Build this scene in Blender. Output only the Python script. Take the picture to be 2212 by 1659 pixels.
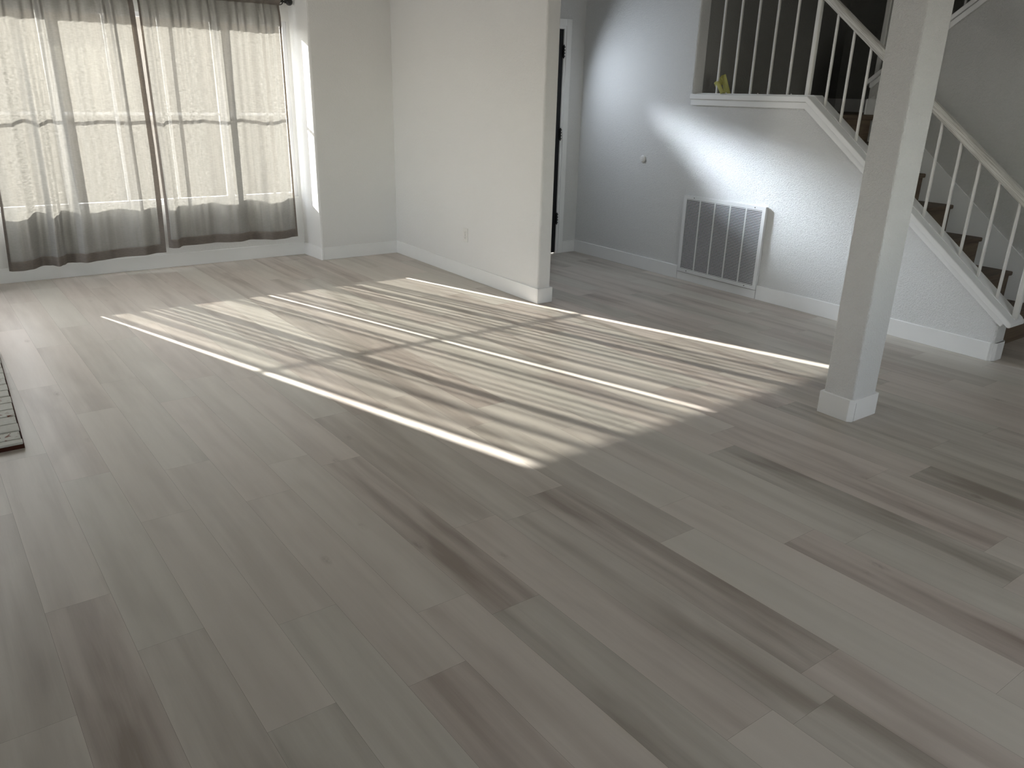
import bpy, bmesh, math, random
from mathutils import Vector, Matrix, noise

for o in list(bpy.data.objects): bpy.data.objects.remove(o)
SC = bpy.context.scene
COL = SC.collection
rad = math.radians

# ------------------------------------------------------------------ camera
cam_d = bpy.data.cameras.new('camera')
cam_d.sensor_width = 36.0
cam_d.lens = 36.0 * 1666.9 / 2212.0
cam_d.clip_start = 0.05
cam = bpy.data.objects.new('camera', cam_d); COL.objects.link(cam)
R_ = Vector((0.8149, -0.57916, 0.02255)); U_ = Vector((0.18786, 0.30073, 0.93502)); F_ = Vector((0.54831, 0.75772, -0.35386))
M = Matrix((R_, U_, -F_)).transposed().to_4x4(); M.translation = Vector((0, 0, 1.483))
cam.matrix_world = M
SC.camera = cam

# ------------------------------------------------------------------ light
SUN_AZ = 0.326          # dx per -dy
SUN_EL = math.atan(0.391)
W = bpy.data.worlds.new('world'); SC.world = W; W.use_nodes = True
nt = W.node_tree; nt.nodes.clear()
sky = nt.nodes.new('ShaderNodeTexSky'); sky.sky_type = 'NISHITA'; sky.sun_disc = False
sky.sun_elevation = SUN_EL; sky.sun_rotation = math.atan2(-SUN_AZ, 1.0)
sky.altitude = 50; sky.air_density = 1.0; sky.dust_density = 0.6; sky.ozone_density = 1.0
bg = nt.nodes.new('ShaderNodeBackground'); bg.inputs[1].default_value = 1.5
wo = nt.nodes.new('ShaderNodeOutputWorld')
hs = nt.nodes.new('ShaderNodeHueSaturation'); hs.inputs['Saturation'].default_value = 0.38
tn = nt.nodes.new('ShaderNodeMix'); tn.data_type = 'RGBA'; tn.blend_type = 'MULTIPLY'; tn.inputs[0].default_value = 1.0; tn.inputs[7].default_value = (1.0, 0.955, 0.90, 1)
nt.links.new(sky.outputs[0], hs.inputs['Color']); nt.links.new(hs.outputs[0], tn.inputs[6]); nt.links.new(tn.outputs[2], bg.inputs[0]); nt.links.new(bg.outputs[0], wo.inputs[0])

sd = bpy.data.lights.new('sun', 'SUN'); sd.energy = 26.0; sd.angle = rad(0.53); sd.color = (1.0, 0.955, 0.89)
sun = bpy.data.objects.new('sun', sd); COL.objects.link(sun)
n = math.hypot(SUN_AZ, 1.0)
sdir = Vector((SUN_AZ / n * math.cos(SUN_EL), -1 / n * math.cos(SUN_EL), -math.sin(SUN_EL)))
sun.rotation_euler = sdir.to_track_quat('-Z', 'Y').to_euler()
sun.location = (0, 12, 6)


def area(name, loc, direction, sx, sy, power, color, spread=180.0):
    d = bpy.data.lights.new(name, 'AREA'); d.shape = 'RECTANGLE'; d.size = sx; d.size_y = sy
    d.energy = power; d.color = color; d.spread = rad(spread)
    o = bpy.data.objects.new(name, d); COL.objects.link(o)
    o.location = loc; o.rotation_euler = Vector(direction).to_track_quat('-Z', 'Y').to_euler()
    return o

# sunlight scattered by the textured fanlight of the entry door
area('fanlight_beam', (4.56, 5.84, 1.70), sdir, 0.20, 0.12, 0.45, (0.80, 0.89, 1.0), 18)
area('fanlight_beam', (4.28, 5.84, 1.66), sdir, 0.24, 0.12, 1.9, (0.80, 0.89, 1.0), 21)
area('fanlight_glow', (4.34, 5.86, 1.75), (0.25, -1.0, -0.38), 0.55, 0.30, 6.0, (0.80, 0.89, 1.0), 150)
# added fill at an assumed, unseen south window behind the photographer
area('south_fill', (2.3, -2.02, 1.5), (0, 1, -0.12), 1.7, 1.2, 8.0, (1.0, 0.985, 0.96), 160)
# added light for the partition, at an assumed west window past the hearth
area('west_fill', (-0.56, 6.28, 1.30), (1, -0.75, -0.10), 0.62, 1.3, 14.0, (1.0, 0.99, 0.975), 160)

vs = SC.view_settings
SC.display_settings.display_device = 'sRGB'
vs.view_transform = 'Standard'; vs.look = 'None'; vs.gamma = 1.0; vs.exposure = 0.43
vs.use_curve_mapping = False


# ------------------------------------------------------------------ helpers
def link(o): COL.objects.link(o); return o


def tag(o, label=None, cat=None, group=None, kind=None):
    if label: o['label'] = label
    if cat: o['category'] = cat
    if group: o['group'] = group
    if kind: o['kind'] = kind
    return o


def empty(name, loc, label, cat, group=None):
    o = bpy.data.objects.new(name, None); link(o); o.location = loc; o.empty_display_size = 0.1
    return tag(o, label, cat, group)


def build(name, bm, mat, parent=None, smooth=False, bevel=0, seg=2, kind=None):
    bm.normal_update()
    me = bpy.data.meshes.new(name); bm.to_mesh(me); bm.free()
    mats = mat if isinstance(mat, (list, tuple)) else [mat]
    for m in mats: me.materials.append(m)
    if smooth:
        for p in me.polygons: p.use_smooth = True
    o = bpy.data.objects.new(name, me); link(o)
    if parent:
        o.parent = parent
        o.matrix_parent_inverse = Matrix.Identity(4)
        me.transform(Matrix.Translation(-abs_loc(parent)))
    if bevel:
        b = o.modifiers.new('bevel', 'BEVEL'); b.width = bevel; b.segments = seg; b.limit_method = 'ANGLE'; b.angle_limit = rad(40)
        b.harden_normals = False
    if kind: o['kind'] = kind
    return o


def abs_loc(o):
    v = Vector(o.location)
    while o.parent: o = o.parent; v += Vector(o.location)
    return v


def box(bm, x0, x1, y0, y1, z0, z1, mi=0):
    v = [bm.verts.new(p) for p in ((x0, y0, z0), (x1, y0, z0), (x1, y1, z0), (x0, y1, z0), (x0, y0, z1), (x1, y0, z1), (x1, y1, z1), (x0, y1, z1))]
    for f in ((3, 2, 1, 0), (4, 5, 6, 7), (0, 1, 5, 4), (1, 2, 6, 5), (2, 3, 7, 6), (3, 0, 4, 7)):
        bm.faces.new([v[i] for i in f]).material_index = mi


def prism(bm, pts, axis, a, b, mi=0):
    """polygon pts (2-D) extruded along axis from a to b"""
    def P(p, t):
        if axis == 'z': return (p[0], p[1], t)
        if axis == 'x': return (t, p[0], p[1])
        return (p[0], t, p[1])
    lo = [bm.verts.new(P(p, a)) for p in pts]; hi = [bm.verts.new(P(p, b)) for p in pts]
    k = len(pts); fs = []
    fs.append(bm.faces.new(lo[::-1])); fs.append(bm.faces.new(hi))
    for i in range(k): fs.append(bm.faces.new((lo[i], lo[(i + 1) % k], hi[(i + 1) % k], hi[i])))
    for f in fs: f.material_index = mi
    bmesh.ops.recalc_face_normals(bm, faces=fs)


def rounded(pts, r_list, seg=5):
    out = []; k = len(pts)
    for i, p in enumerate(pts):
        r = r_list[i]
        if not r: out.append(p); continue
        a = Vector(pts[i - 1]) - Vector(p); b = Vector(pts[(i + 1) % k]) - Vector(p)
        a.normalize(); b.normalize()
        c = Vector(p) + (a + b) * r
        for s in range(seg + 1):
            t = s / seg * math.pi / 2
            out.append(tuple(c - b * r * math.cos(t) - a * r * math.sin(t)))
    return out


def tube(bm, pts, r, seg=10, cap=True):
    rings = []
    for i, p in enumerate(pts):
        p = Vector(p)
        d = (Vector(pts[min(i + 1, len(pts) - 1)]) - Vector(pts[max(i - 1, 0)])).normalized()
        q = d.to_track_quat('Z', 'Y')
        rr = r[i] if isinstance(r, (list, tuple)) else r
        rings.append([bm.verts.new(p + q @ Vector((rr * math.cos(2 * math.pi * s / seg), rr * math.sin(2 * math.pi * s / seg), 0))) for s in range(seg)])
    for a, b in zip(rings, rings[1:]):
        for s in range(seg): bm.faces.new((a[s], a[(s + 1) % seg], b[(s + 1) % seg], b[s]))
    if cap:
        bm.faces.new(rings[0][::-1]); bm.faces.new(rings[-1])


def lathe(bm, origin, axis, prof, seg=24):
    q = Vector(axis).to_track_quat('Z', 'Y'); o = Vector(origin)
    rings = []
    for r, h in prof:
        rings.append([bm.verts.new(o + q @ Vector((max(r, 1e-4) * math.cos(2 * math.pi * s / seg), max(r, 1e-4) * math.sin(2 * math.pi * s / seg), h))) for s in range(seg)])
    for a, b in zip(rings, rings[1:]):
        for s in range(seg): bm.faces.new((a[s], a[(s + 1) % seg], b[(s + 1) % seg], b[s]))
    bm.faces.new(rings[0][::-1]); bm.faces.new(rings[-1])


# ------------------------------------------------------------------ materials
class NT:
    def __init__(s, name):
        s.m = bpy.data.materials.new(name); s.m.use_nodes = True; s.t = s.m.node_tree; s.t.nodes.clear()
        s.out = s.n('ShaderNodeOutputMaterial')
    def n(s, typ, **kw):
        x = s.t.nodes.new(typ)
        for k, v in kw.items(): setattr(x, k, v)
        return x
    def l(s, a, b): s.t.links.new(a, b)
    def val(s, sock, v):
        if hasattr(v, 'node'): s.l(v, sock)
        else: sock.default_value = v
    def math(s, op, a, b=0.0, c=None):
        x = s.n('ShaderNodeMath', operation=op); s.val(x.inputs[0], a); s.val(x.inputs[1], b)
        if c is not None: s.val(x.inputs[2], c)
        return x.outputs[0]
    def mix(s, f, a, b, blend='MIX'):
        x = s.n('ShaderNodeMix', data_type='RGBA', blend_type=blend); s.val(x.inputs[0], f); s.val(x.inputs[6], a); s.val(x.inputs[7], b)
        return x.outputs[2]
    def noise(s, vec, scale, detail=2.0, rough=0.5, dist=0.0):
        x = s.n('ShaderNodeTexNoise'); s.l(vec, x.inputs['Vector']); x.inputs['Scale'].default_value = scale
        x.inputs['Detail'].default_value = detail; x.inputs['Roughness'].default_value = rough; x.inputs['Distortion'].default_value = dist
        return x.outputs[0]
    def mapr(s, v, a, b, c, d, smooth=False):
        x = s.n('ShaderNodeMapRange'); s.val(x.inputs[0], v)
        if smooth: x.interpolation_type = 'SMOOTHSTEP'
        for i, q in enumerate((a, b, c, d)): x.inputs[i + 1].default_value = q
        return x.outputs[0]
    def scalev(s, vec, sc):
        x = s.n('ShaderNodeMapping'); s.l(vec, x.inputs[0]); x.inputs['Scale'].default_value = sc
        return x.outputs[0]
    def bump(s, h, strength, dist):
        x = s.n('ShaderNodeBump'); s.l(h, x.inputs['Height']); x.inputs['Strength'].default_value = strength; x.inputs['Distance'].default_value = dist
        return x.outputs[0]
    def pr(s, col, rough=0.5, spec=0.5, normal=None, metal=0.0):
        p = s.n('ShaderNodeBsdfPrincipled'); s.val(p.inputs['Base Color'], col); s.val(p.inputs['Roughness'], rough)
        p.inputs['Specular IOR Level'].default_value = spec; p.inputs['Metallic'].default_value = metal
        if normal: s.l(normal, p.inputs['Normal'])
        s.l(p.outputs[0], s.out.inputs[0]); return p
    def obj(s): return s.n('ShaderNodeNewGeometry').outputs['Position']


def rgb(r, g, b): return (r, g, b, 1.0)


def wall_mat(name, col, strength=0.6, scale=55.0, dist=0.0022):
    s = NT(name); p = s.obj()
    a = s.noise(p, scale, 3.0, 0.55, 1.2)
    b = s.noise(p, scale * 0.45, 2.0, 0.5, 2.5)
    h = s.math('ADD', s.mapr(a, 0.42, 0.62, 0, 1, True), s.math('MULTIPLY', s.mapr(b, 0.45, 0.6, 0, 1, True), 0.7))
    c = s.mix(s.noise(p, 1.3, 2.0), rgb(*[v * 0.97 for v in col]), rgb(*[min(v * 1.02, .95) for v in col]))
    s.pr(c, 0.72, 0.3, s.bump(h, strength, dist)); return s.m


def paint(name, col, rough=0.4, spec=0.4, bumpy=0.0, scale=40.0):
    s = NT(name); p = s.obj()
    n1 = s.noise(p, 6.0, 2.0)
    c = s.mix(n1, rgb(*[v * 0.96 for v in col]), rgb(*[min(v * 1.02, .92) for v in col]))
    nr = s.bump(s.noise(s.scalev(p, (1, 1, 1)), scale, 3.0), bumpy, 0.001) if bumpy else None
    s.pr(c, rough, spec, nr); return s.m


M_wall = wall_mat('wall_paint', (0.75, 0.75, 0.74), 0.65, 84.0, 0.0022)
M_wall_smooth = wall_mat('wall_paint_light_texture', (0.80, 0.795, 0.78), 0.45, 60.0, 0.0012)
M_wall_dark = wall_mat('dark_grey_wall', (0.34, 0.34, 0.32), 0.6)  # much darker grey than the other walls
M_wall_grey = wall_mat('stair_inner_grey', (0.62, 0.62, 0.60), 0.6)  # slightly darker grey than the main wall colour
M_ceil = wall_mat('ceiling_paint', (0.86, 0.86, 0.84), 0.4)
M_trim = paint('white_trim_paint', (0.87, 0.87, 0.86), 0.38, 0.45)
M_rail = paint('railing_paint', (0.74, 0.73, 0.70), 0.42, 0.45, 0.25, 60.0)


def handrail_mat():
    s = NT('brushed_handrail_paint'); p = s.obj()
    rot = s.n('ShaderNodeMapping'); rot.vector_type = 'POINT'; s.l(p, rot.inputs[0]); rot.inputs['Rotation'].default_value = (-0.662, 0, 0)
    g = s.noise(s.scalev(rot.outputs[0], (170.0, 5.0, 170.0)), 1.0, 4.0, 0.6, 0.3)
    c = s.mix(s.mapr(g, 0.40, 0.66, 0, 1), rgb(0.70, 0.69, 0.65), rgb(0.42, 0.40, 0.36))
    s.pr(c, 0.5, 0.4, s.bump(g, 0.35, 0.001)); return s.m


M_handrail = handrail_mat()
M_metal_white = paint('white_enamel', (0.80, 0.80, 0.80), 0.35, 0.5)
M_black = paint('black_metal', (0.006, 0.006, 0.006), 0.3, 0.5)
M_black_door = paint('black_door_paint', (0.006, 0.006, 0.007), 0.5, 0.3)
M_dark = paint('dark_void', (0.02, 0.02, 0.022), 0.9, 0.1)
M_vinyl = paint('window_vinyl', (0.72, 0.72, 0.74), 0.4, 0.4)
M_plastic = paint('white_plastic', (0.78, 0.77, 0.74), 0.35, 0.5)
M_slot = paint('socket_slot', (0.10, 0.09, 0.08), 0.6, 0.3)
M_conc = paint('concrete', (0.22, 0.20, 0.175), 0.85, 0.2, 0.3)
M_screen = paint('outdoor_screen', (0.20, 0.17, 0.14), 0.9, 0.1)  # dim colour for the added screens outdoors
M_hinge = paint('hinge_metal', (0.03, 0.028, 0.026), 0.35, 0.5)


def floor_mat():
    s = NT('vinyl_plank')
    uv = s.n('ShaderNodeUVMap'); uv.uv_map = 'plank'
    at = s.n('ShaderNodeAttribute'); at.attribute_name = 'tone'
    sep = s.n('ShaderNodeSeparateColor'); s.l(at.outputs['Color'], sep.inputs[0])
    tone, rnd, hue = sep.outputs[0], sep.outputs[1], sep.outputs[2]
    comb = s.n('ShaderNodeCombineXYZ'); s.l(s.math('MULTIPLY', rnd, 91.0), comb.inputs[0]); s.l(s.math('MULTIPLY', hue, 57.0), comb.inputs[1]); s.l(s.math('MULTIPLY', rnd, 13.0), comb.inputs[2])
    va = s.n('ShaderNodeVectorMath', operation='ADD'); s.l(uv.outputs[0], va.inputs[0]); s.l(comb.outputs[0], va.inputs[1])
    v = va.outputs[0]
    broad = s.noise(s.scalev(v, (0.8, 11.0, 1)), 1.0, 2.0, 0.5, 0.15)
    cath = s.noise(s.scalev(v, (2.0, 26.0, 1)), 1.0, 4.0, 0.6, 0.5)
    fine = s.noise(s.scalev(v, (9.0, 240.0, 1)), 1.0, 3.0, 0.6)
    blot = s.noise(s.scalev(v, (1.9, 6.0, 1)), 1.0, 2.0, 0.5, 0.3)
    # darkness 0..1
    d = s.math('MULTIPLY', s.mapr(broad, 0.38, 0.68, 0, 1, True), 0.50)
    d = s.math('ADD', d, s.math('MULTIPLY', s.mapr(cath, 0.42, 0.72, 0, 1), 0.22))
    d = s.math('ADD', d, s.math('MULTIPLY', s.mapr(blot, 0.48, 0.72, 0, 1, True), 0.34))
    d = s.math('ADD', d, s.math('MULTIPLY', s.math('SUBTRACT', fine, 0.5), 0.16))
    d = s.math('MULTIPLY', d, s.mapr(tone, 0, 1, 0.20, 0.95))
    d = s.math('ADD', d, s.mapr(tone, 0, 1, 0.02, 0.26))
    # knots
    vo = s.n('ShaderNodeTexVoronoi'); vo.inputs['Scale'].default_value = 1.0
    s.l(s.scalev(v, (3.0, 7.5, 1)), vo.inputs['Vector'])
    sepc = s.n('ShaderNodeSeparateColor'); s.l(vo.outputs['Color'], sepc.inputs[0])
    kn = s.math('MULTIPLY', s.mapr(vo.outputs['Distance'], 0.02, 0.16, 1, 0, True), s.math('GREATER_THAN', sepc.outputs[0], 0.72))
    kn = s.math('MULTIPLY', kn, s.mapr(s.noise(s.scalev(v, (60, 90, 1)), 1.0, 2.0), 0.35, 0.6, 0.2, 1.0))
    d = s.math('ADD', d, s.math('MULTIPLY', kn, 0.38))
    d = s.math('MINIMUM', s.math('MAXIMUM', d, 0.0), 1.25)
    light = s.mix(hue, rgb(0.650, 0.578, 0.515), rgb(0.610, 0.572, 0.505))
    dark = s.mix(hue, rgb(0.290, 0.232, 0.196), rgb(0.272, 0.235, 0.194))
    c = s.mix(d, light, dark)
    r = s.mapr(fine, 0.2, 0.8, 0.33, 0.43)
    h = s.math('ADD', fine, s.math('MULTIPLY', cath, 0.5))
    s.pr(c, r, 0.55, s.bump(h, 0.12, 0.0006))
    return s.m


M_floor = floor_mat()
M_gap = paint('plank_joint', (0.13, 0.11, 0.09), 0.8, 0.2)


def stair_mat():
    s = NT('stair_brown_wood'); p = s.obj()
    a = s.noise(s.scalev(p, (1.5, 18, 18)), 1.0, 4.0, 0.6, 0.6)
    c = s.mix(s.mapr(a, 0.35, 0.7, 0, 1), rgb(0.17, 0.125, 0.085), rgb(0.075, 0.05, 0.034))
    s.pr(c, 0.55, 0.3); return s.m


M_stair = stair_mat()


def cloth_mat(name, col, trans, tr_amt, open_amt):
    """woven slub linen; col reflected, trans transmitted colour, open_amt share of light going straight through"""
    s = NT(name)
    uv = s.n('ShaderNodeUVMap'); uv.uv_map = 'cloth'
    slub = s.noise(s.scalev(uv.outputs[0], (26.0, 190.0, 1)), 1.0, 3.0, 0.65, 0.3)
    slub2 = s.noise(s.scalev(uv.outputs[0], (40.0, 260.0, 1)), 1.0, 2.0, 0.6)
    weave = s.noise(s.scalev(uv.outputs[0], (600.0, 60.0, 1)), 1.0, 2.0, 0.5)
    blot = s.noise(s.scalev(uv.outputs[0], (60.0, 90.0, 1)), 1.0, 3.0, 0.6, 0.4)
    band = s.noise(s.scalev(uv.outputs[0], (30.0, 0.5, 1)), 1.0, 2.0, 0.5, 0.1)
    w = s.math('ADD', s.math('MULTIPLY', slub, 0.45), s.math('MULTIPLY', slub2, 0.25))
    w = s.math('ADD', w, s.math('ADD', s.math('MULTIPLY', weave, 0.12), s.math('MULTIPLY', blot, 0.30)))
    f = s.mapr(w, 0.46, 0.66, 0.58, 1.42)
    df = s.n('ShaderNodeBsdfDiffuse'); df.inputs[0].default_value = rgb(*col)
    tl = s.n('ShaderNodeBsdfTranslucent')
    mul = s.n('ShaderNodeVectorMath', operation='SCALE'); mul.inputs[0].default_value = trans; s.l(f, mul.inputs['Scale'])
    s.l(mul.outputs[0], tl.inputs[0])
    mx = s.n('ShaderNodeMixShader'); mx.inputs[0].default_value = tr_amt; s.l(df.outputs[0], mx.inputs[1]); s.l(tl.outputs[0], mx.inputs[2])
    tp = s.n('ShaderNodeBsdfTransparent'); tp.inputs[0].default_value = rgb(1, 0.98, 0.93)
    m2 = s.n('ShaderNodeMixShader')
    lw = s.n('ShaderNodeLayerWeight'); lw.inputs[0].default_value = 0.5     # the weave closes where the cloth turns edge-on
    face = s.mapr(lw.outputs['Facing'], 0.03, 0.30, 1.55, 0.15, True)
    s.l(s.math('MULTIPLY', s.math('MULTIPLY', s.mapr(band, 0.36, 0.64, 0.72, 1.28), face), open_amt), m2.inputs[0])
    s.l(mx.outputs[0], m2.inputs[1]); s.l(tp.outputs[0], m2.inputs[2]); s.l(m2.outputs[0], s.out.inputs[0])
    return s.m


M_cloth = cloth_mat('linen_curtain', (0.46, 0.45, 0.43), (0.130, 0.124, 0.110), 0.42, 0.145)
M_hem = cloth_mat('linen_hem', (0.30, 0.265, 0.24), (0.15, 0.125, 0.10), 0.40, 0.0)


def glass_mat(name, open_amt=0.92, tint=(0.97, 0.99, 1.0)):
    s = NT(name)
    g = s.n('ShaderNodeBsdfGlossy'); g.inputs['Roughness'].default_value = 0.02
    t = s.n('ShaderNodeBsdfTransparent'); t.inputs[0].default_value = rgb(*tint)
    m = s.n('ShaderNodeMixShader'); m.inputs[0].default_value = open_amt
    s.l(g.outputs[0], m.inputs[1]); s.l(t.outputs[0], m.inputs[2]); s.l(m.outputs[0], s.out.inputs[0]); return s.m


M_glass = glass_mat('window_glass')
M_frost = paint('textured_glass', (0.55, 0.6, 0.65), 0.3, 0.5, 0.8, 90.0)


def brick_mat():
    s = NT('painted_brick'); p = s.obj()
    chip = s.noise(p, 26.0, 4.0, 0.6, 0.6)
    chip2 = s.noise(p, 7.0, 2.0)
    k = s.math('MULTIPLY', s.mapr(chip, 0.55, 0.60, 0, 1), s.mapr(chip2, 0.50, 0.56, 0, 1))
    c = s.mix(s.noise(p, 30.0, 3.0), rgb(0.50, 0.50, 0.45), rgb(0.62, 0.62, 0.57))
    c = s.mix(k, c, rgb(0.17, 0.055, 0.025))
    s.pr(c, 0.6, 0.3, s.bump(s.noise(p, 60.0, 3.0), 0.5, 0.002)); return s.m


M_brick = brick_mat()
M_mortar = paint('dark_mortar', (0.05, 0.04, 0.035), 0.9, 0.1, 0.6)
M_brickside = paint('bare_brick_edge', (0.06, 0.022, 0.014), 0.85, 0.1, 0.6)


def tape_mat():
    s = NT('yellow_paper_tape'); p = s.obj()
    c = s.mix(s.noise(p, 60.0, 2.0), rgb(0.50, 0.47, 0.13), rgb(0.60, 0.57, 0.24))
    df = s.n('ShaderNodeBsdfDiffuse'); s.l(c, df.inputs[0]); tl = s.n('ShaderNodeBsdfTranslucent'); s.l(c, tl.inputs[0])
    m = s.n('ShaderNodeMixShader'); m.inputs[0].default_value = 0.25; s.l(df.outputs[0], m.inputs[1]); s.l(tl.outputs[0], m.inputs[2])
    s.l(m.outputs[0], s.out.inputs[0]); return s.m


M_tape = tape_mat()

# ------------------------------------------------------------------ setting: floor
XW, XE, YS = -0.60, 7.10, -2.20
CEIL = 2.72


def make_floor():
    rng = random.Random(11)
    bm = bmesh.new()
    tone = bm.loops.layers.float_color.new('tone'); uvl = bm.loops.layers.uv.new('plank')
    Wd, L, S = 0.1795, 1.21, -0.038
    def X(k, y): return 0.19 + S * (y - 2.0) + Wd * k
    ph = {-2: 1.846, -1: 2.34, 0: 2.013, 1: 2.734, 2: 3.116, 3: 2.68, 4: 2.94, 5: 2.808, 6: 3.291, 7: 0.81, 8: 0.912, 9: 1.60,
          11: 1.35, 13: 1.994, 14: 2.133, 16: 1.382, 24: 2.95, 25: 3.458}
    # tones read from the planks themselves (0 pale, 1 dark)
    T = {(-2, 0): .35, (-1, 0): .85, (-1, 1): .35, (0, 0): .60, (0, 1): .22, (1, 0): .15, (1, -1): .8, (1, 1): .2, (2, 0): .28, (2, -1): .5, (3, 0): .35, (3, -1): .85, (3, 1): .25,
         (4, 0): .2, (4, -1): .5, (4, 1): .2, (5, 0): 1.0, (5, -1): .75, (5, 1): .3, (6, 0): .6, (6, -1): .55, (6, -2): .02, (6, 1): .2, (7, 0): .8, (7, 1): .7, (7, 2): .5,
         (8, 0): .6, (8, 1): .95, (8, 2): .6, (9, 0): .04, (9, 1): .6, (11, 0): .9, (11, 1): .4, (13, 0): 1.0, (13, 1): .3, (14, 0): .9, (14, -1): .3, (16, 0): .95, (16, 1): .5}
    ROW = {10: .12, 12: .30, 15: .55, 17: .8, 18: .6, 19: .85, 20: .65}
    g = 0.00025
    nn = 0
    for k in range(-8, 42):
        p0 = ph.get(k)
        if p0 is None: p0 = rng.uniform(0, L)
        j0 = int(math.floor((YS - p0) / L)) - 1
        for j in range(j0, j0 + 12):
            ya, yb = p0 + j * L, p0 + (j + 1) * L          # plank spans ya..yb
            if yb < YS - .2 or ya > 7.4: continue
            yb2, ya2 = min(yb, 7.3), max(ya, YS - .15)
            t = rng.random(); t = t ** 1.1
            if k in ph:
                if (k, j + 1) in T: t = T[(k, j + 1)]
            elif k in ROW and ya < 2.2: t = ROW[k]
            if k < 7 and ya > 2.35 and (k, j + 1) not in T: t *= .4  # paler planks imitate the sheen that washes out the floor here
            r1, r2 = rng.random(), rng.random()
            q = [(X(k, ya2) + g, ya2 + g), (X(k + 1, ya2) - g, ya2 + g), (X(k + 1, yb2) - g, yb2 - g), (X(k, yb2) + g, yb2 - g)]
            vs_ = [bm.verts.new((x, y, 0)) for x, y in q]
            f = bm.faces.new(vs_)
            for lp, (u, v) in zip(f.loops, ((0, 0), (0, Wd), (yb2 - ya2, Wd), (yb2 - ya2, 0))):
                lp[tone] = (t, r1, r2, 1); lp[uvl].uv = (u + r1 * 3, v + r2 * 5)
            nn += 1
    z = -0.0012
    vs_ = [bm.verts.new(p) for p in ((XW - .1, YS - .1, z), (XE + .1, YS - .1, z), (XE + .1, 7.25, z), (XW - .1, 7.25, z))]
    bm.faces.new(vs_).material_index = 1
    o = build('floor', bm, [M_floor, M_gap], kind='structure')
    return o


make_floor()

# ------------------------------------------------------------------ setting: walls
YW, XJ0, XJ1 = 7.076, 2.660, 2.684
YN, XP, XP2, YP = 6.720, 3.450, 3.568, 4.467
XS, YD, YOPEN = 5.026, 5.934, 4.561
WT = 0.12
# window opening in the north wall
WX0, WX1, WZ0, WZ1, YG = 0.180, 2.632, 0.537, 2.002, 7.085


def wall(name, fn, mat=None, bevel=0):
    bm = bmesh.new(); fn(bm); return build(name, bm, mat or M_wall, kind='structure', bevel=bevel)


def f_north(bm):
    box(bm, -0.02, WX0, YW, 7.20, 0, CEIL); box(bm, WX1, XJ0 + .03, YW, 7.25, 0, CEIL)
    box(bm, WX0, WX1, YW, 7.20, 0, WZ0); box(bm, WX0, WX1, YW, 7.20, WZ1, CEIL)


wall('wall_north', f_north, M_wall_smooth)
wall('wall_north_nook', lambda bm: prism(bm,
     [(XJ0, 7.25), (XJ0, YW), (XJ1 - .002, YN + .016), (XJ1 + .003, YN + .005), (XJ1 + .015, YN), (3.47, YN), (3.47, 7.25)], 'z', 0, CEIL), M_wall_smooth)
wall('wall_northwest', lambda bm: prism(bm, [(-.04, 7.25), (XW - .1, 7.25), (XW - .1, YN), (.085, YN), (.10, YN + .015), (.12, YW), (.12, 7.25)], 'z', 0, CEIL), M_wall_smooth)
wall('wall_partition', lambda bm: prism(bm, rounded([(XP, 6.95), (XP, YP), (XP2, YP), (XP2, 6.95)], [0, .018, .018, 0]), 'z', 0, CEIL), M_wall_smooth)
DX0, DX1, DZ = 3.925, 4.797, 2.040


def f_entry(bm):
    box(bm, XP2 - .01, DX0, YD, YD + .13, 0, CEIL); box(bm, DX1, XS + .1, YD, YD + .13, 0, CEIL); box(bm, DX0, DX1, YD, YD + .13, DZ, CEIL)


wall('wall_entry', f_entry)

# stair pony wall: silhouette in the y-z plane
KY, KZ = 3.488, 1.462          # kink, underside of cap
SL = 0.765
YEND = 1.935


def pz(y): return KZ if y >= KY else KZ - SL * (KY - y)


def f_pony(bm):
    yb = YEND
    pts = [(yb, 0), (YD + .13, 0), (YD + .13, 5.0), (YOPEN, 5.0), (YOPEN, KZ), (KY, KZ), (yb, pz(yb))]
    prism(bm, pts, 'x', XS, XS + WT)


wall('wall_stair', f_pony, bevel=0.014)

# ceilings and the unseen outer shell
wall('ceiling', lambda bm: box(bm, XW - .1, XS + WT, YS - .1, 7.25, CEIL, CEIL + .1), M_ceil)
WY0, WY1, WWZ0, WWZ1 = 5.93, 6.63, 0.60, 2.02


def f_west(bm):
    box(bm, XW - .12, XW, YS - .1, WY0, 0, CEIL); box(bm, XW - .12, XW, WY1, 7.25, 0, CEIL)
    box(bm, XW - .12, XW, WY0, WY1, 0, WWZ0); box(bm, XW - .12, XW, WY0, WY1, WWZ1, CEIL)


wall('wall_west', f_west, M_wall_dark)  # unseen wall, coloured darker to cut light bounced into the room
SWX0, SWX1, SWZ0, SWZ1 = 1.4, 3.2, 0.85, 2.1


def f_south(bm):
    box(bm, XW - .1, SWX0, YS - .12, YS, 0, CEIL); box(bm, SWX1, XE, YS - .12, YS, 0, CEIL)
    box(bm, SWX0, SWX1, YS - .12, YS, 0, SWZ0); box(bm, SWX0, SWX1, YS - .12, YS, SWZ1, CEIL); box(bm, XS, XE, YS - .12, YS, CEIL, 5.0)


wall('wall_south', f_south, M_wall_dark)  # dark colour chosen to lessen bounce from behind the camera
X2 = 5.951; X2B = 6.06; X3 = 6.985; LZ = 1.38; RISE = LZ / 7; RUN = 0.247; Y2E = 3.60


def uz(y): return 1.60 + SL * (3.615 - y)       # underside of the upper cap


def f_inner(bm):
    # wall between the flights, climbing with the upper flight
    prism(bm, [(Y2E, 0), (Y2E, uz(Y2E)), (0.9, uz(0.9)), (0.9, 0)], 'x', X2, X2B)
    box(bm, X2, X2B, YS, 0.9, 0, 5.0)


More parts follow.
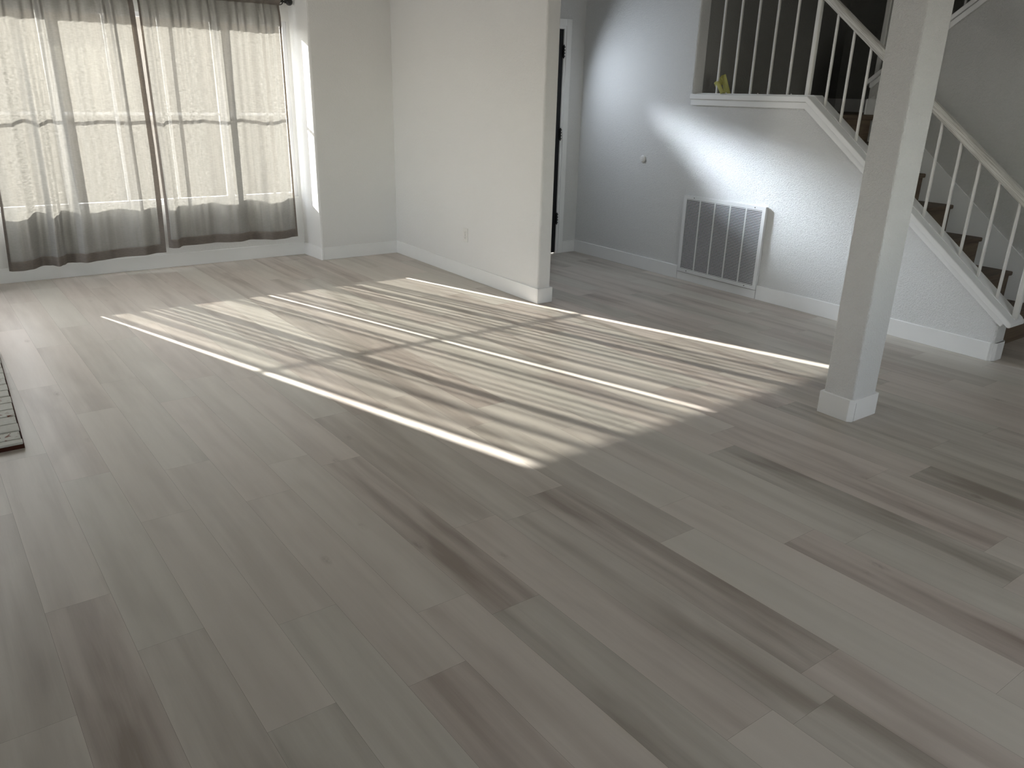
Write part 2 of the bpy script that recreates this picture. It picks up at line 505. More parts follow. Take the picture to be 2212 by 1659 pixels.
wall('wall_stair_inner', f_inner, M_wall_grey)
wall('wall_east', lambda bm: box(bm, X3, X3 + .12, YS, YOPEN + .13, 0, 5.0), M_wall_dark)
wall('wall_landing', lambda bm: box(bm, XS + WT - .02, X3 + .12, YOPEN + .001, YOPEN + .13, 0, 5.0), M_wall_dark)
wall('ceiling_stairwell', lambda bm: box(bm, XS, XE + .1, YS - .1, YOPEN + .13, 5.0, 5.1), M_ceil)
wall('wall_upper_gallery', lambda bm: box(bm, XS, XS + WT, YS, YOPEN, CEIL, 5.0))

# ------------------------------------------------------------------ baseboards
HB, TB = 0.114, 0.012


def base(name, segs, h=HB, z0=0.0):
    """segs: list of closed outlines (x,y)"""
    bm = bmesh.new()
    for s_ in segs: prism(bm, s_, 'z', z0, z0 + h)
    return build(name, bm, M_trim, kind='structure', bevel=0.002, seg=1)


def strip(a, b, nx, ny, t=TB):
    return [a, b, (b[0] + nx * t, b[1] + ny * t), (a[0] + nx * t, a[1] + ny * t)]


base('baseboard_north', [strip((.12, YW), (XJ0, YW), 0, -1)])
base('baseboard_jamb', [[(XJ0, YW - TB), (XJ1, YN), (XJ1 + .012, YN), (XJ1 + .012, YN - TB), (XJ1 - .004, YN - TB), (XJ1 - TB, YN - .003), (XJ0 - TB, YW - TB)]])
base('baseboard_nook', [strip((XJ1 + .012, YN), (XP, YN), 0, -1)])
base('baseboard_partition', [strip((XP, YN - TB), (XP, YP), -1, 0), strip((XP - TB, YP), (XP2 + TB, YP), 0, -1), strip((XP2, YP), (XP2, YD), 1, 0)])
base('baseboard_entry', [strip((DX1 + .062, YD), (XS - TB, YD), 0, -1), strip((XP2 + TB, YD), (DX0 - .062, YD), 0, -1)])
GY0, GY1, GZ0, GZ1 = 3.700, 4.522, 0.074, 0.712      # air return grille on the stair wall
base('baseboard_hall', [strip((XS, YD), (XS, GY1 + .012), -1, 0)])
base('baseboard_under_grille', [strip((XS, GY1 + .010), (XS, GY0 + .004), -1, 0, .011)], h=GZ0 - .006)
ce = .03
base('baseboard_stair', [[(XS - TB, GY0), (XS, GY0), (XS, YEND), (XS + WT, YEND), (XS + WT, YEND + .02), (XS + WT + TB, YEND + .02), (XS + WT + TB, YEND), (XS + WT - .012, YEND - TB),
                          (XS + .018, YEND - TB), (XS - TB, YEND + .018)]])
base('baseboard_landing', [strip((XS + WT, YOPEN), (X3, YOPEN), 0, -1), strip((X3, YOPEN), (X3, 3.6), -1, 0), strip((X2 - TB, Y2E), (X2B, Y2E), 0, 1),
                           strip((X2, Y2E), (X2, 3.50), -1, 0)], z0=LZ)
base('baseboard_west', [strip((XW, 3.2), (XW, YS), 1, 0)])
base('baseboard_south', [strip((XW, YS), (X2, YS), 0, 1)])

# ------------------------------------------------------------------ window_1 (north): three-lite vinyl slider
def window_unit():
    root = empty('window_1', (1.38, YG, WZ0), None, None); root['kind'] = 'structure'
    y0, y1 = YG, YG + .05
    bm = bmesh.new()
    t = .035
    box(bm, WX0, WX0 + t, y0, y1, WZ0, WZ1); box(bm, WX1 - t, WX1, y0, y1, WZ0, WZ1)
    box(bm, WX0 + t, WX1 - t, y0, y1, WZ0, WZ0 + t); box(bm, WX0 + t, WX1 - t, y0, y1, WZ1 - t, WZ1)
    build('window_frame', bm, M_vinyl, root, bevel=.003)
    for xa, xb in ((.757, .817), (2.000, 2.060)):
        bm = bmesh.new(); box(bm, xa, xb, y0, y1 - .004, WZ0 + t, WZ1 - t); build('meeting_stile', bm, M_vinyl, root, bevel=.003)
    bm = bmesh.new(); box(bm, WX0 + t, WX1 - t, y0 + .016, y0 + .034, 1.240, 1.260)
    for xm in (1.205, 1.600): box(bm, xm - .010, xm + .010, y0 + .014, y0 + .036, WZ0 + t, WZ1 - t)
    build('muntin_grid', bm, M_vinyl, root)
    for xa, xb in ((WX0 + t, .757), (.817, 2.000), (2.060, WX1 - t)):
        bm = bmesh.new(); box(bm, xa, xb, y0 + .022, y0 + .027, WZ0 + t, WZ1 - t); build('pane', bm, M_glass, root)
    bm = bmesh.new(); box(bm, WX0 - .0, WX1 + .0, YW - .002, YG, WZ0 - .012, WZ0); build('window_sill', bm, M_trim, root, bevel=.002)


window_unit()


def added_window_south():  # assumed window, added out of view to go with the south fill
    root = empty('added_window_2', ((SWX0 + SWX1) / 2, YS - .06, SWZ0), None, None); root['kind'] = 'structure'
    bm = bmesh.new(); t = .04; y0, y1 = YS - .09, YS - .04
    box(bm, SWX0, SWX0 + t, y0, y1, SWZ0, SWZ1); box(bm, SWX1 - t, SWX1, y0, y1, SWZ0, SWZ1)
    box(bm, SWX0 + t, SWX1 - t, y0, y1, SWZ0, SWZ0 + t); box(bm, SWX0 + t, SWX1 - t, y0, y1, SWZ1 - t, SWZ1)
    box(bm, 2.28, 2.32, y0, y1, SWZ0 + t, SWZ1 - t)
    build('window_frame', bm, M_vinyl, root)
    for xa, xb in ((SWX0 + t, 2.28), (2.32, SWX1 - t)):
        bm = bmesh.new(); box(bm, xa, xb, y0 + .02, y0 + .025, SWZ0 + t, SWZ1 - t); build('pane', bm, M_glass, root)


added_window_south()


def added_window_west():  # assumed window, added out of view beside the west fill light
    root = empty('added_window_3', (XW - .06, (WY0 + WY1) / 2, WWZ0), None, None); root['kind'] = 'structure'
    bm = bmesh.new(); t = .04; x0, x1 = XW - .09, XW - .04
    box(bm, x0, x1, WY0, WY0 + t, WWZ0, WWZ1); box(bm, x0, x1, WY1 - t, WY1, WWZ0, WWZ1)
    box(bm, x0, x1, WY0 + t, WY1 - t, WWZ0, WWZ0 + t); box(bm, x0, x1, WY0 + t, WY1 - t, WWZ1 - t, WWZ1)
    build('window_frame', bm, M_vinyl, root)
    bm = bmesh.new(); box(bm, x0 + .02, x0 + .025, WY0 + t, WY1 - t, WWZ0 + t, WWZ1 - t); build('pane', bm, M_glass, root)


added_window_west()

# ground outside the window
bm = bmesh.new(); box(bm, -12, 16, 7.3, 30, -.35, -.15); build('ground_outside', bm, M_conc, kind='structure')
bm = bmesh.new(); box(bm, -12, 16, 12, 12.2, -.3, 2.42); build('horizon_screen', bm, M_screen, kind='structure')  # added backdrop that hides the horizon and shades the ground
bm = bmesh.new(); box(bm, -7.0, -1.5, 11, 11.2, -.3, 5.2); build('sun_screen', bm, M_screen, kind='structure')  # unseen block added to keep sun out of the west window
bm = bmesh.new(); box(bm, -12, 16, -20, -2.5, -.35, -.15); build('ground_yard', bm, M_conc, kind='structure')

# ------------------------------------------------------------------ entry door
def entry_door():
    root = empty('door_1', ((DX0 + DX1) / 2, YD, 0), None, None); root['kind'] = 'structure'
    bm = bmesh.new(); c = .060; t = .016; r = .004
    box(bm, DX1 + r, DX1 + r + c - .004, YD - t, YD, 0, DZ + r + c); box(bm, DX0 - r - c, DX0 - r, YD - t, YD, 0, DZ + r + c)
    box(bm, DX0 - r, DX1 + r, YD - t, YD, DZ + r, DZ + r + c)
    build('door_casing', bm, M_trim, root, bevel=.002, seg=1)
    bm = bmesh.new()
    box(bm, DX1 - .016, DX1 + .004, YD - .006, YD + .13, 0, DZ + .004); box(bm, DX0 - .004, DX0 + .016, YD - .006, YD + .13, 0, DZ + .004); box(bm, DX0 + .016, DX1 - .016, YD - .006, YD + .13, DZ - .016, DZ + .004)
    build('door_jamb', bm, M_trim, root)
    # leaf with a half-round fanlight cut in the top
    x0, x1, z0, z1 = DX0 + .02, DX1 - .020, .008, DZ - .02
    cx, cz, rr = (x0 + x1) / 2, 1.70, .27
    y0, y1 = YD + .004, YD + .045
    bm = bmesh.new()
    box(bm, x0, x1, y0, y1, z0, cz)
    n_ = 16
    arc = [(cx + rr * math.cos(math.pi * i / n_), cz + rr * math.sin(math.pi * i / n_)) for i in range(n_ + 1)]
    for i in range(n_):
        a, b = arc[i], arc[i + 1]
        def outp(p):
            dx, dz = p[0] - cx, p[1] - cz
            k = min((x1 - cx) / abs(dx) if abs(dx) > 1e-6 else 1e9, (z1 - cz) / dz if dz > 1e-6 else 1e9)
            return (cx + dx * k, cz + dz * k)
        oa, ob = outp(a), outp(b)
        pts = [a, oa, ob, b]
        if (abs(oa[0] - x1) < 1e-6) != (abs(ob[0] - x1) < 1e-6) and oa[0] > cx: pts = [a, oa, (x1, z1), ob, b]
        if (abs(oa[0] - x0) < 1e-6) != (abs(ob[0] - x0) < 1e-6) and ob[0] < cx: pts = [a, oa, (x0, z1), ob, b]
        prism(bm, pts, 'y', y0, y1)
    bmesh.ops.remove_doubles(bm, verts=bm.verts, dist=1e-5)
    leaf = build('door_leaf', bm, M_black_door, root)
    bm = bmesh.new()
    for k in (0, 1):
        for (za, zb) in ((.22, .78), (.92, 1.55)):
            xa = x0 + .11 + k * .35; box(bm, xa, xa + .27, y0 - .006, y0, za, zb)
    build('door_panel', bm, M_black_door, leaf, bevel=.004)
    bm = bmesh.new(); prism(bm, arc, 'y', y0 + .012, y0 + .022); build('fanlight', bm, M_frost, leaf)
    bm = bmesh.new(); lathe(bm, (x0 + .07, y0, 1.0), (0, -1, 0), [(.03, 0), (.03, .008), (.012, .012), (.012, .04), (.026, .05), (.028, .066), (.018, .078), (.001, .08)]); build('door_knob', bm, M_hinge, leaf, smooth=True)
    for hz in (1.835, 1.122, .340):
        bm = bmesh.new()
        xh = DX1 - .020
        lathe(bm, (xh, YD - .010, hz - .052), (0, 0, 1), [(.003, -.006), (.0065, 0), (.0065, .104), (.003, .110)], 10)
        box(bm, xh - .001, xh + .006, YD - .008, YD + .03, hz - .05, hz + .05)
        for k in range(4): box(bm, xh + .002, xh + .016, YD - .009, YD - .004, hz - .045 + k * .026, hz - .033 + k * .026)
        build('hinge', bm, M_black, root)


entry_door()

# ------------------------------------------------------------------ stairs
def staircase():
    root = empty('staircase', (5.55, 1.8, 0), 'dark brown staircase rising to a landing behind the white railing', 'staircase')
    xa, xb = XS + WT + .001, X2 - .014
    for k in range(1, 8):
        yn = 1.79 + RUN * k; z = RISE * k
        yb = yn + RUN + .03 if k < 7 else YOPEN - TB
        if k == 7:
            bm = bmesh.new(); box(bm, xa, xb, yn + .0, yb, z - .04, z); box(bm, xb, X2B, Y2E + TB, yb, z - .04, z); box(bm, X2B, X3 - TB, 3.62, yb, z - .04, z)
            build('landing', bm, M_stair, root, bevel=.008)
        else:
            bm = bmesh.new(); box(bm, xa, xb, yn, yb, z - .03, z); build('tread', bm, M_stair, root, bevel=.008)
        bm = bmesh.new(); box(bm, xa, xb, yn + .022, yn + .037, z - RISE, z - (.04 if k == 7 else .03)); build('riser', bm, M_stair, root)
    for k in range(1, 8):
        yn = 3.62 - RUN * (k - 1); z = LZ + RISE * k
        bm = bmesh.new(); box(bm, X2B + .001, X3 - .001, yn - RUN - .03, yn, z - .03, z); build('tread', bm, M_stair, root, bevel=.008)
        bm = bmesh.new(); box(bm, X2B + .001, X3 - .001, yn - .037, yn - .022, z - RISE, z - .03); build('riser', bm, M_stair, root)


staircase()
# skirt board running up the inner wall beside the treads
bm = bmesh.new()
sk = lambda y: RISE + .803 * (y - 2.03) + .12
prism(bm, [(1.90, 0), (3.50, 0), (3.50, LZ + .114), (3.40, sk(3.40)), (1.92, sk(1.92))], 'x', X2 - .012, X2)
build('trim_skirt', bm, M_trim, kind='structure')

# sloping caps of the pony walls
def lower_cap():
    k = SL; th = .040
    yk_t = KY - .004
    def zz(y, off=0): return pz(y) + off
    bm = bmesh.new()
    y_end = 1.862
    s_n = math.hypot(1, k)
    # board
    pts = [(YOPEN + .0, KZ), (KY, KZ), (y_end + .016, pz(y_end + .016)), (y_end, pz(y_end) + .012 + .006), (y_end, pz(y_end) + .042), (KY - .008, KZ + th), (YOPEN, KZ + th)]
    prism(bm, pts, 'x', XS - .034, XS + WT + .030)
    build('trim_cap', bm, M_trim, kind='structure', bevel=.005)
    bm = bmesh.new()
    pts = [(YOPEN, KZ), (KY, KZ), (YEND - .03, pz(YEND - .03)), (YEND - .012, pz(YEND - .012) - .040), (KY + .010, KZ - .046), (YOPEN, KZ - .046)]
    prism(bm, pts, 'x', XS - .018, XS)
    build('trim_apron', bm, M_trim, kind='structure', bevel=.004)
    bm = bmesh.new()
    pts = [(YOPEN, KZ + th), (KY - .008, KZ + th), (y_end + .01, pz(y_end + .01) + .040), (y_end + .01, pz(y_end + .01) + .048), (KY - .010, KZ + th + .008), (YOPEN, KZ + th + .008)]
    prism(bm, pts, 'x', XS + .040, XS + WT + .022)
    build('trim_shoe', bm, M_trim, kind='structure', bevel=.002, seg=1)


lower_cap()
bm = bmesh.new(); prism(bm, [(3.640, uz(3.640) + .006), (3.640, uz(3.64) + .042), (.9, uz(.9) + .046), (.9, uz(.9))], 'x', X2 - .022, X2B + .03); build('trim_cap_upper', bm, M_trim, kind='structure', bevel=.004)
bm = bmesh.new(); prism(bm, [(3.605, uz(3.605)), (3.605, uz(3.605) - .030), (3.59, uz(3.59) - .046), (.9, uz(.9) - .046), (.9, uz(.9))], 'x', X2 - .014, X2); build('trim_apron_upper', bm, M_trim, kind='structure', bevel=.003)

# ------------------------------------------------------------------ railings
XB = 5.082
def bar(bm, x, y, z0, z1, h):
    b = h * .30; pts = [(x - h + b, y - h), (x + h - b, y - h), (x + h, y - h + b), (x + h, y + h - b), (x + h - b, y + h), (x - h + b, y + h), (x - h, y + h - b), (x - h, y - h + b)]
    prism(bm, pts, 'z', z0, z1)


def rail_c(y): return 1.772 + .7785 * (y - 3.025)


def rail_profile(w, h):
    return [(-w * .5, -h * .32), (-w * .36, -h * .5), (w * .36, -h * .5), (w * .5, -h * .32), (w * .5, h * .2), (w * .36, h * .42), (w * .15, h * .5), (-w * .15, h * .5), (-w * .36, h * .42), (-w * .5, h * .2)]


def sweep(bm, a, b, x, w=.056, h=.056, nseg=24):
    """rail from (y,z) a to b at x, slightly wavy old brushed paint"""
    prof = rail_profile(w, h); rings = []
    d = Vector((b[0] - a[0], b[1] - a[1])); L = d.length; d /= L; nrm = Vector((-d[1], d[0]))
    if nrm[1] < 0: nrm = -nrm
    for i in range(nseg + 1):
        t = i / nseg; cy, cz = a[0] + d[0] * L * t, a[1] + d[1] * L * t
        ring = []
        for j, (px, ph_) in enumerate(prof):
            wv = .0012 * noise.noise(Vector((t * L * 9, j * 1.7, x)))
            ring.append(bm.verts.new((x + px * (1 + wv * 10), cy + nrm[0] * (ph_ + wv), cz + nrm[1] * (ph_ + wv))))
        rings.append(ring)
    k = len(prof)
    for p, q in zip(rings, rings[1:]):
        for j in range(k): bm.faces.new((p[j], p[(j + 1) % k], q[(j + 1) % k], q[j]))
    bm.faces.new(rings[0][::-1]); bm.faces.new(rings[-1])
    bmesh.ops.recalc_face_normals(bm, faces=bm.faces)


def lower_railing():
    root = empty('stair_railing', (XB, 2.7, 0.85), 'white painted railing with slim balusters along the lower stair flight and landing ledge', 'railing')
    top = KZ + .048
    bm = bmesh.new(); sweep(bm, (3.52, rail_c(3.52)), (1.70, rail_c(1.70)), XB); build('handrail', bm, M_handrail, root)
    bm = bmesh.new(); sweep(bm, (YOPEN - .002, 2.50), (3.52, 2.50), XB); build('handrail', bm, M_handrail, root)
    bm = bmesh.new(); bar(bm, XB, 3.541, top - .002, 2.52, .0165); build('newel_post', bm, M_rail, root)
    bm = bmesh.new(); bar(bm, XB, 1.884, pz(1.884) + .044, rail_c(1.884) - .02, .0165); build('newel_post', bm, M_rail, root)
    for y in (4.367, 4.205, 4.044, 3.879, 3.711):
        bm = bmesh.new(); bar(bm, XB, y, top - .002, 2.48, .0078); build('baluster', bm, M_rail, root)
    for y in (3.390, 3.251, 3.113, 2.973, 2.832, 2.693, 2.553, 2.414, 2.280, 2.144, 2.008):
        bm = bmesh.new(); bar(bm, XB, y, pz(y) + .042, rail_c(y) - .02, .0078); build('baluster', bm, M_rail, root)
    # little bare spigots left between balusters on the ledge
    for y in (3.960, 3.668, 4.262, 3.362, 2.500):
        bm = bmesh.new(); z = pz(y) + .047; lathe(bm, (XB - .012, y, z), (0, 0, 1), [(.0055, -.004), (.0055, .004), (.003, .008), (.001, .0085)], 8); build('nail_head', bm, M_rail, root)


lower_railing()


def upper_railing():
    x = X2B - .04
    root = empty('stair_railing', (x, 3.0, 2.1), 'white upper flight railing seen behind the textured column', 'railing')
    uc = lambda y: uz(y) + .044
    bm = bmesh.new(); bar(bm, x, 3.60, uc(3.60) - .01, 2.62, .020); build('newel_post', bm, M_rail, root)
    bm = bmesh.new(); sweep(bm, (3.60, 2.50), (1.0, 2.50 + 2.6 * SL), x); build('handrail', bm, M_handrail, root)
    for i in range(14):
        y = 3.46 - i * .14
        bm = bmesh.new(); bar(bm, x, y, uc(y) - .004, 2.50 + (3.60 - y) * SL - .02, .0078); build('baluster', bm, M_rail, root)


upper_railing()

# ------------------------------------------------------------------ column
def column():
    x0, x1, y0, y1 = 3.402, 3.606, 1.866, 2.024
    root = empty('column', ((x0 + x1) / 2, (y0 + y1) / 2, 0), 'white textured square column with a white base, standing free on the floor', 'column')
    bm = bmesh.new(); r = .010
    pts = rounded([(x0, y0), (x1, y0), (x1, y1), (x0, y1)], [r] * 4, 4)
    prism(bm, pts, 'z', 0.0, CEIL); build('shaft', bm, M_wall, root)
    bm = bmesh.new(); e = .012; c = .018
    pts = [(x0 - e, y1 + e), (x0 - e, y0 - e + c), (x0 - e + c, y0 - e), (x1 + e - .002, y0 - e), (x1 + e, y0 - e + .002), (x1 + e, y1 + e)]
    prism(bm, pts, 'z', 0, .114); build('base_trim', bm, M_trim, root, bevel=.002, seg=1)
    bm = bmesh.new(); box(bm, x0 + .0195, x0 + .0205, y0 - e - .0004, y0 - e + .004, 0.0, .098); build('trim_joint', bm, M_slot, root)


column()

# ------------------------------------------------------------------ return air grille
def grille():
    xf = XS - .022
    root = empty('air_return_grille', (XS, (GY0 + GY1) / 2, GZ0), 'white louvred air return grille low on the stair wall', 'air vent')
    bm = bmesh.new(); b = .030
    box(bm, xf, XS, GY0, GY0 + .003, GZ0, GZ1); box(bm, xf, XS, GY1 - .003, GY1, GZ0, GZ1)
    box(bm, xf, XS, GY0, GY1, GZ0, GZ0 + .003); box(bm, xf, XS, GY0, GY1, GZ1 - .003, GZ1)
    box(bm, xf - .001, xf + .001, GY0, GY0 + b, GZ0, GZ1); box(bm, xf - .001, xf + .001, GY1 - b, GY1, GZ0, GZ1)
    box(bm, xf - .001, xf + .001, GY0 + b, GY1 - b, GZ0, GZ0 + b); box(bm, xf - .001, xf + .001, GY0 + b, GY1 - b, GZ1 - b, GZ1)
    build('frame', bm, M_metal_white, root)
    bm = bmesh.new(); box(bm, XS - .003, XS - .001, GY0 + .004, GY1 - .004, GZ0 + .004, GZ1 - .004); build('duct_dark_sheet', bm, M_dark, root)  # near-black sheet stands in for the shade inside the duct
    ya, yb, za, zb = GY0 + b, GY1 - b, GZ0 + b, GZ1 - b
    nb = 5; bw = .012; cw = (yb - ya - bw * (nb - 1)) / nb
    for i in range(nb - 1):
        y = ya + cw * (i + 1) + bw * i
        bm = bmesh.new(); box(bm, xf - .001, xf + .0005, y, y + bw, za, zb); build('mullion', bm, M_metal_white, root)
    N = 48
    for i in range(nb):
        y = ya + (cw + bw) * i
        bm = bmesh.new()
        for j in range(N):
            z = za + (j + .5) * (zb - za) / N; h = (zb - za) / N
            prism(bm, [(xf - .0010, z + .26 * h), (xf - .0010, z - .24 * h), (xf + .0008, z - .28 * h), (xf + .0008, z + .24 * h)], 'y', y, y + cw)
        build('louvre_bank', bm, M_metal_white, root)
    for (y, z) in ((GY0 + .10, GZ1 - .014), (GY1 - .11, GZ1 - .014), (GY0 + .11, GZ0 + .014), (GY1 - .10, GZ0 + .014)):
        bm = bmesh.new(); lathe(bm, (xf - .001, y, z), (-1, 0, 0), [(.0042, 0), (.0040, .0015), (.001, .002)], 10); build('screw', bm, M_hinge, root)


grille()

# ------------------------------------------------------------------ wall outlet
def outlet():
    yc, zc = 5.478, .358
    root = empty('wall_outlet', (XP, yc, zc), 'white duplex power outlet low on the partition wall', 'outlet')
    bm = bmesh.new(); box(bm, XP - .006, XP, yc - .036, yc + .036, zc - .058, zc + .058); build('cover_plate', bm, M_plastic, root, bevel=.003)
    for dz in (.020, -.020):
        bm = bmesh.new(); pts = [(yc - .017, zc + dz - .009), (yc - .011, zc + dz - .0145), (yc + .011, zc + dz - .0145), (yc + .017, zc + dz - .009), (yc + .017, zc + dz + .009), (yc + .011, zc + dz + .0145), (yc - .011, zc + dz + .0145), (yc - .017, zc + dz + .009)]
        prism(bm, pts, 'x', XP - .0085, XP - .005); r = build('receptacle', bm, M_plastic, root)
        bm = bmesh.new()
        box(bm, XP - .0088, XP - .0080, yc - .0075, yc - .0055, zc + dz - .001, zc + dz + .008); box(bm, XP - .0088, XP - .0080, yc + .0055, yc + .0075, zc + dz - .001, zc + dz + .007)
        lathe(bm, (XP - .0080, yc, zc + dz - .0075), (-1, 0, 0), [(.0026, 0), (.0026, .0008)], 10); build('slot', bm, M_slot, r)
    bm = bmesh.new(); lathe(bm, (XP - .006, yc, zc), (-1, 0, 0), [(.0036, 0), (.003, .0014), (.001, .0016)], 10); build('screw', bm, M_slot, root)


outlet()

# ------------------------------------------------------------------ door bumper
root = empty('door_bumper', (XS, 5.062, .960), 'small round white door bumper fixed to the stair hall wall', 'door stop')
bm = bmesh.new(); lathe(bm, (XS, 5.062, .960), (-1, 0, 0), [(.030, 0), (.031, .004), (.029, .010), (.024, .016)], 28); build('rim', bm, M_plastic, root, smooth=True)
bm = bmesh.new(); lathe(bm, (XS - .015, 5.062, .960), (-1, 0, 0), [(.024, 0), (.021, .003), (.014, .0005), (.001, -.001)], 28); build('cushion', bm, M_plastic, root, smooth=True)

# ------------------------------------------------------------------ brick hearth
def hearth():
    x1, y0, y1, zt = .062, 3.660, 5.15, .028
    x0 = XW + .012
    root = empty('brick_hearth', ((x0 + x1) / 2, (y0 + y1) / 2, 0), 'white painted brick hearth with chipped edge at the left side', 'hearth')
    bm = bmesh.new(); box(bm, x0, x1 - .004, y0 + .004, y1, 0, zt - .006); build('mortar_bed', bm, M_mortar, root)
    bm = bmesh.new(); rng = random.Random(4); y = y0 + .001; i = 0
    while y < y1 - .05:
        w = .092 + rng.uniform(-.004, .004)
        if i == 0: w = .045
        xx = x1 - rng.uniform(.002, .007)
        for k in range(3):
            xa = xx - .21 * (k + 1) + .006
            if xa < x0 - .1: break
            box(bm, max(xa, x0), xx - .21 * k, y, y + w, zt - .02, zt - rng.uniform(0, .002))
        y += w + .007; i += 1
    bm.normal_update()
    build('brick_course', bm, M_brick, root, bevel=.004)
    bm = bmesh.new(); box(bm, x0, x1, y0 - .003, y0 + .002, 0, zt - .010); box(bm, x1 - .004, x1, y0, y1, 0, zt - .008); build('edge_strip', bm, M_brickside, root)


hearth()

# ------------------------------------------------------------------ yellow tape scrap on the ledge
def tape():
    z0 = KZ + .040
    root = empty('yellow_tape_scrap', (XB, 4.33, z0), 'crumpled yellow paper tape wrapped round a baluster on the ledge', 'tape')
    def sheet(name, P, nu=6, nv=4, th=.0012, curl=.004, seed=0):
        bm = bmesh.new(); g = []
        for i in range(nu + 1):
            row = []
            for j in range(nv + 1):
                u, v = i / nu, j / nv
                p = (Vector(P[0]) * (1 - u) + Vector(P[1]) * u) * (1 - v) + (Vector(P[3]) * (1 - u) + Vector(P[2]) * u) * v
                p.x += curl * math.sin(u * math.pi) + .003 * noise.noise(Vector((u * 4, v * 4, seed)))
                row.append(bm.verts.new(p))
            g.append(row)
        for i in range(nu):
            for j in range(nv): bm.faces.new((g[i][j], g[i + 1][j], g[i + 1][j + 1], g[i][j + 1]))
        o = build(name, bm, M_tape, root, smooth=True)
        so = o.modifiers.new('thick', 'SOLIDIFY'); so.thickness = th
    xb = XB + .014; xf = XB - .022
    sheet('tape_strip', [(xb, 4.352, 1.640), (xb, 4.308, 1.652), (xb - .004, 4.232, z0 + .004), (xb, 4.300, z0 + .004)], seed=1)
    sheet('tape_strip', [(xb - .004, 4.412, 1.586), (xb, 4.352, 1.634), (xb, 4.318, 1.588), (xb - .006, 4.372, 1.530)], seed=2)
    sheet('tape_strip', [(xf, 4.370, 1.592), (xf, 4.336, 1.598), (xf - .004, 4.262, z0 + .012), (xf, 4.306, z0 + .002)], curl=-.006, seed=3)


tape()

# ------------------------------------------------------------------ curtains
YC = 6.955
ROD_Z, ROD_Y = 2.147, 6.955


def interp(pts, x):
    if x <= pts[0][0]: return pts[0][1]
    for (a, fa), (b, fb) in zip(pts, pts[1:]):
        if x <= b:
            t = (x - a) / (b - a); t = t * t * (3 - 2 * t); return fa + (fb - fa) * t
    return pts[-1][1]


def make_curtain(root, xl, xr, folds, zb, ztop, seed, pleat_step):
    """xl(z), xr(z): edges; folds: control points in x (towards the room = negative)"""
    def pos(u, z):
        a, b = xl(z), xr(z)
        x = a + (b - a) * u
        xn = xl(.5) + (xr(.5) - xl(.5)) * u
        f = interp(folds, xn)
        k = min(1.0, max(0.0, (2.05 - z) / 1.5)); k = .22 + .78 * k
        y = YC + 1.35 * f * k
        # gathered pleats, strong at the rod, dying out downwards
        g = min(1.0, max(0.0, (z - .2) / 1.9)) ** 1.3
        ph_ = u * (xr(.5) - xl(.5)) / pleat_step
        w = math.sin(2 * math.pi * (ph_ + .18 * math.sin(ph_ * 2.1 + seed)))
        y += (.002 + .0115 * g) * w * (.7 + .6 * noise.noise(Vector((ph_ * .7, seed, 0))))
        y += .006 * noise.noise(Vector((x * 6, z * 1.6, seed)))
        y += .020 * min(1.0, max(0.0, (z - 2.02) / .09))        # the cloth passes behind the rod
        return Vector((x, y, z))
    NX, NZ = 240, 70
    def grid(name, mat, u0, u1, z0, z1, nx, nz, off, parent, curved=True):
        bm = bmesh.new(); uvl = bm.loops.layers.uv.new('cloth'); g = []
        for i in range(nx + 1):
            row = []
            for j in range(nz + 1):
                u = u0 + (u1 - u0) * i / nx; t = j / nz
                zlo = z0(u) if callable(z0) else z0; zhi = z1(u) if callable(z1) else z1
                z = zlo + (zhi - zlo) * t
                p = pos(u, z); p.y += off(u, z) if callable(off) else off
                row.append(bm.verts.new(p))
            g.append(row)
        for i in range(nx):
            for j in range(nz):
                f = bm.faces.new((g[i][j], g[i + 1][j], g[i + 1][j + 1], g[i][j + 1]))
                for lp in f.loops: lp[uvl].uv = (lp.vert.co.x, lp.vert.co.z)
        return build(name, bm, mat, parent, smooth=True)
    panel = grid('panel', M_cloth, 0, 1, zb, ztop, NX, NZ, 0, root)
    grid('bottom_hem', M_hem, 0, 1, zb, lambda u: zb(u) + .072, NX, 3, -.0025, root)
    wd = .016 / (xr(1) - xl(1))
    grid('side_hem', M_hem, 0, wd, lambda u: zb(u) + .072, 2.12, 2, 60, -.0025, root)
    grid('side_hem', M_hem, 1 - wd * (2.3 if seed < 2 else 1), 1, lambda u: zb(u) + .072, 2.12, 2, 60, -.0025, root)
    def pocket(u, z): return -.016 - .004 * math.sin(u * 90)
    grid('rod_pocket', M_hem, 0, 1, 2.118, 2.205, NX, 6, lambda u, z: -.050 * math.sin(math.pi * min(1, max(0, (z - 2.118) / .087))) ** .6 - .003, root)
    return root


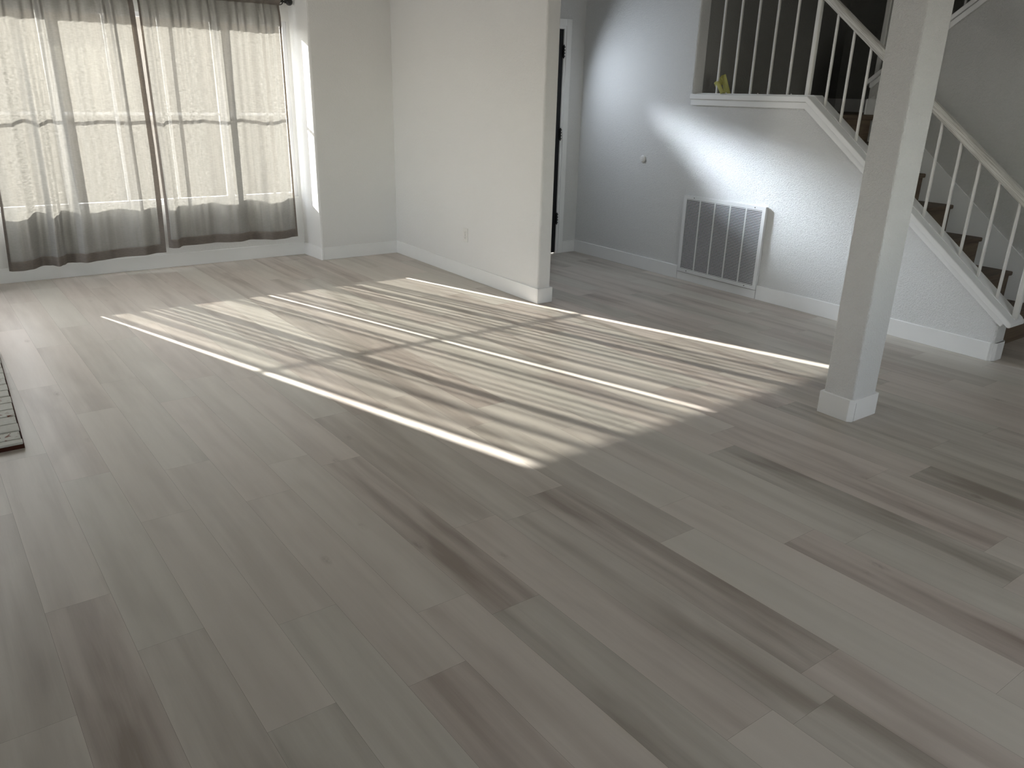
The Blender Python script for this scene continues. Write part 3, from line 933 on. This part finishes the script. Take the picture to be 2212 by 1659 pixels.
r1 = empty('curtain', (.85, YC, .15), 'left sheer linen curtain panel, the longer one, hanging over the window', 'curtain', None)
make_curtain(r1, lambda z: .258 + .034 * min(1, z / .6) + .03 * max(0, z - .6), lambda z: 1.397 + .024 * math.sin(min(1, z / 1.0) * math.pi * .5) * (1 if z < 1 else 1) - .012 * max(0, z - 1.0),
             [(.27, .00), (.31, -.03), (.38, -.045), (.44, -.03), (.52, .04), (.575, .02), (.62, -.04), (.655, -.01), (.69, .04), (.76, .015), (.815, -.025), (.90, -.006), (1.09, .022), (1.26, -.012), (1.34, .014), (1.42, .0)],
             lambda u: .118 + .034 * u ** 1.2, 2.205, 1.3, .082)
r2 = empty('curtain', (1.98, YC, .2), 'right sheer linen curtain panel beside the sunlit window jamb', 'curtain', None)
make_curtain(r2, lambda z: 1.424 + .014 * min(1, z / .5), lambda z: 2.572 - .012 * z,
             [(1.43, .01), (1.47, -.03), (1.50, -.035), (1.56, .018), (1.68, .010), (1.76, .02), (1.83, .03), (1.95, -.004), (2.03, -.008), (2.14, .045), (2.24, .02), (2.32, -.02), (2.42, -.012), (2.52, .03), (2.56, .035)],
             lambda u: .188 + .004 * math.sin(u * 5), 2.205, 4.1, .076)

root = empty('curtain_rod', (1.4, ROD_Y, ROD_Z), 'black curtain rod with ball finial above the window', 'curtain rod')
bm = bmesh.new(); lathe(bm, (.10, ROD_Y, ROD_Z), (1, 0, 0), [(.0095, 0), (.0095, 2.478)], 16); build('rod', bm, M_black, root, smooth=False)
bm = bmesh.new(); lathe(bm, (2.566, ROD_Y, ROD_Z), (1, 0, 0), [(.012, 0), (.013, .008), (.009, .012), (.009, .020), (.014, .024), (.014, .030), (.010, .034)] + [(.029 * math.sin(a), .062 - .029 * math.cos(a)) for a in [math.pi * k / 14 for k in range(2, 15)]], 24); build('finial', bm, M_black, root, smooth=True)
for xb_ in (2.572, 1.408):
    bm = bmesh.new(); tube(bm, [(xb_, YW - .001, ROD_Z - .02), (xb_, ROD_Y + .03, ROD_Z - .02), (xb_, ROD_Y, ROD_Z - .012)], .005, 8); box(bm, xb_ - .009, xb_ + .009, YW - .004, YW, ROD_Z - .05, ROD_Z + .012); build('bracket', bm, M_black, root)
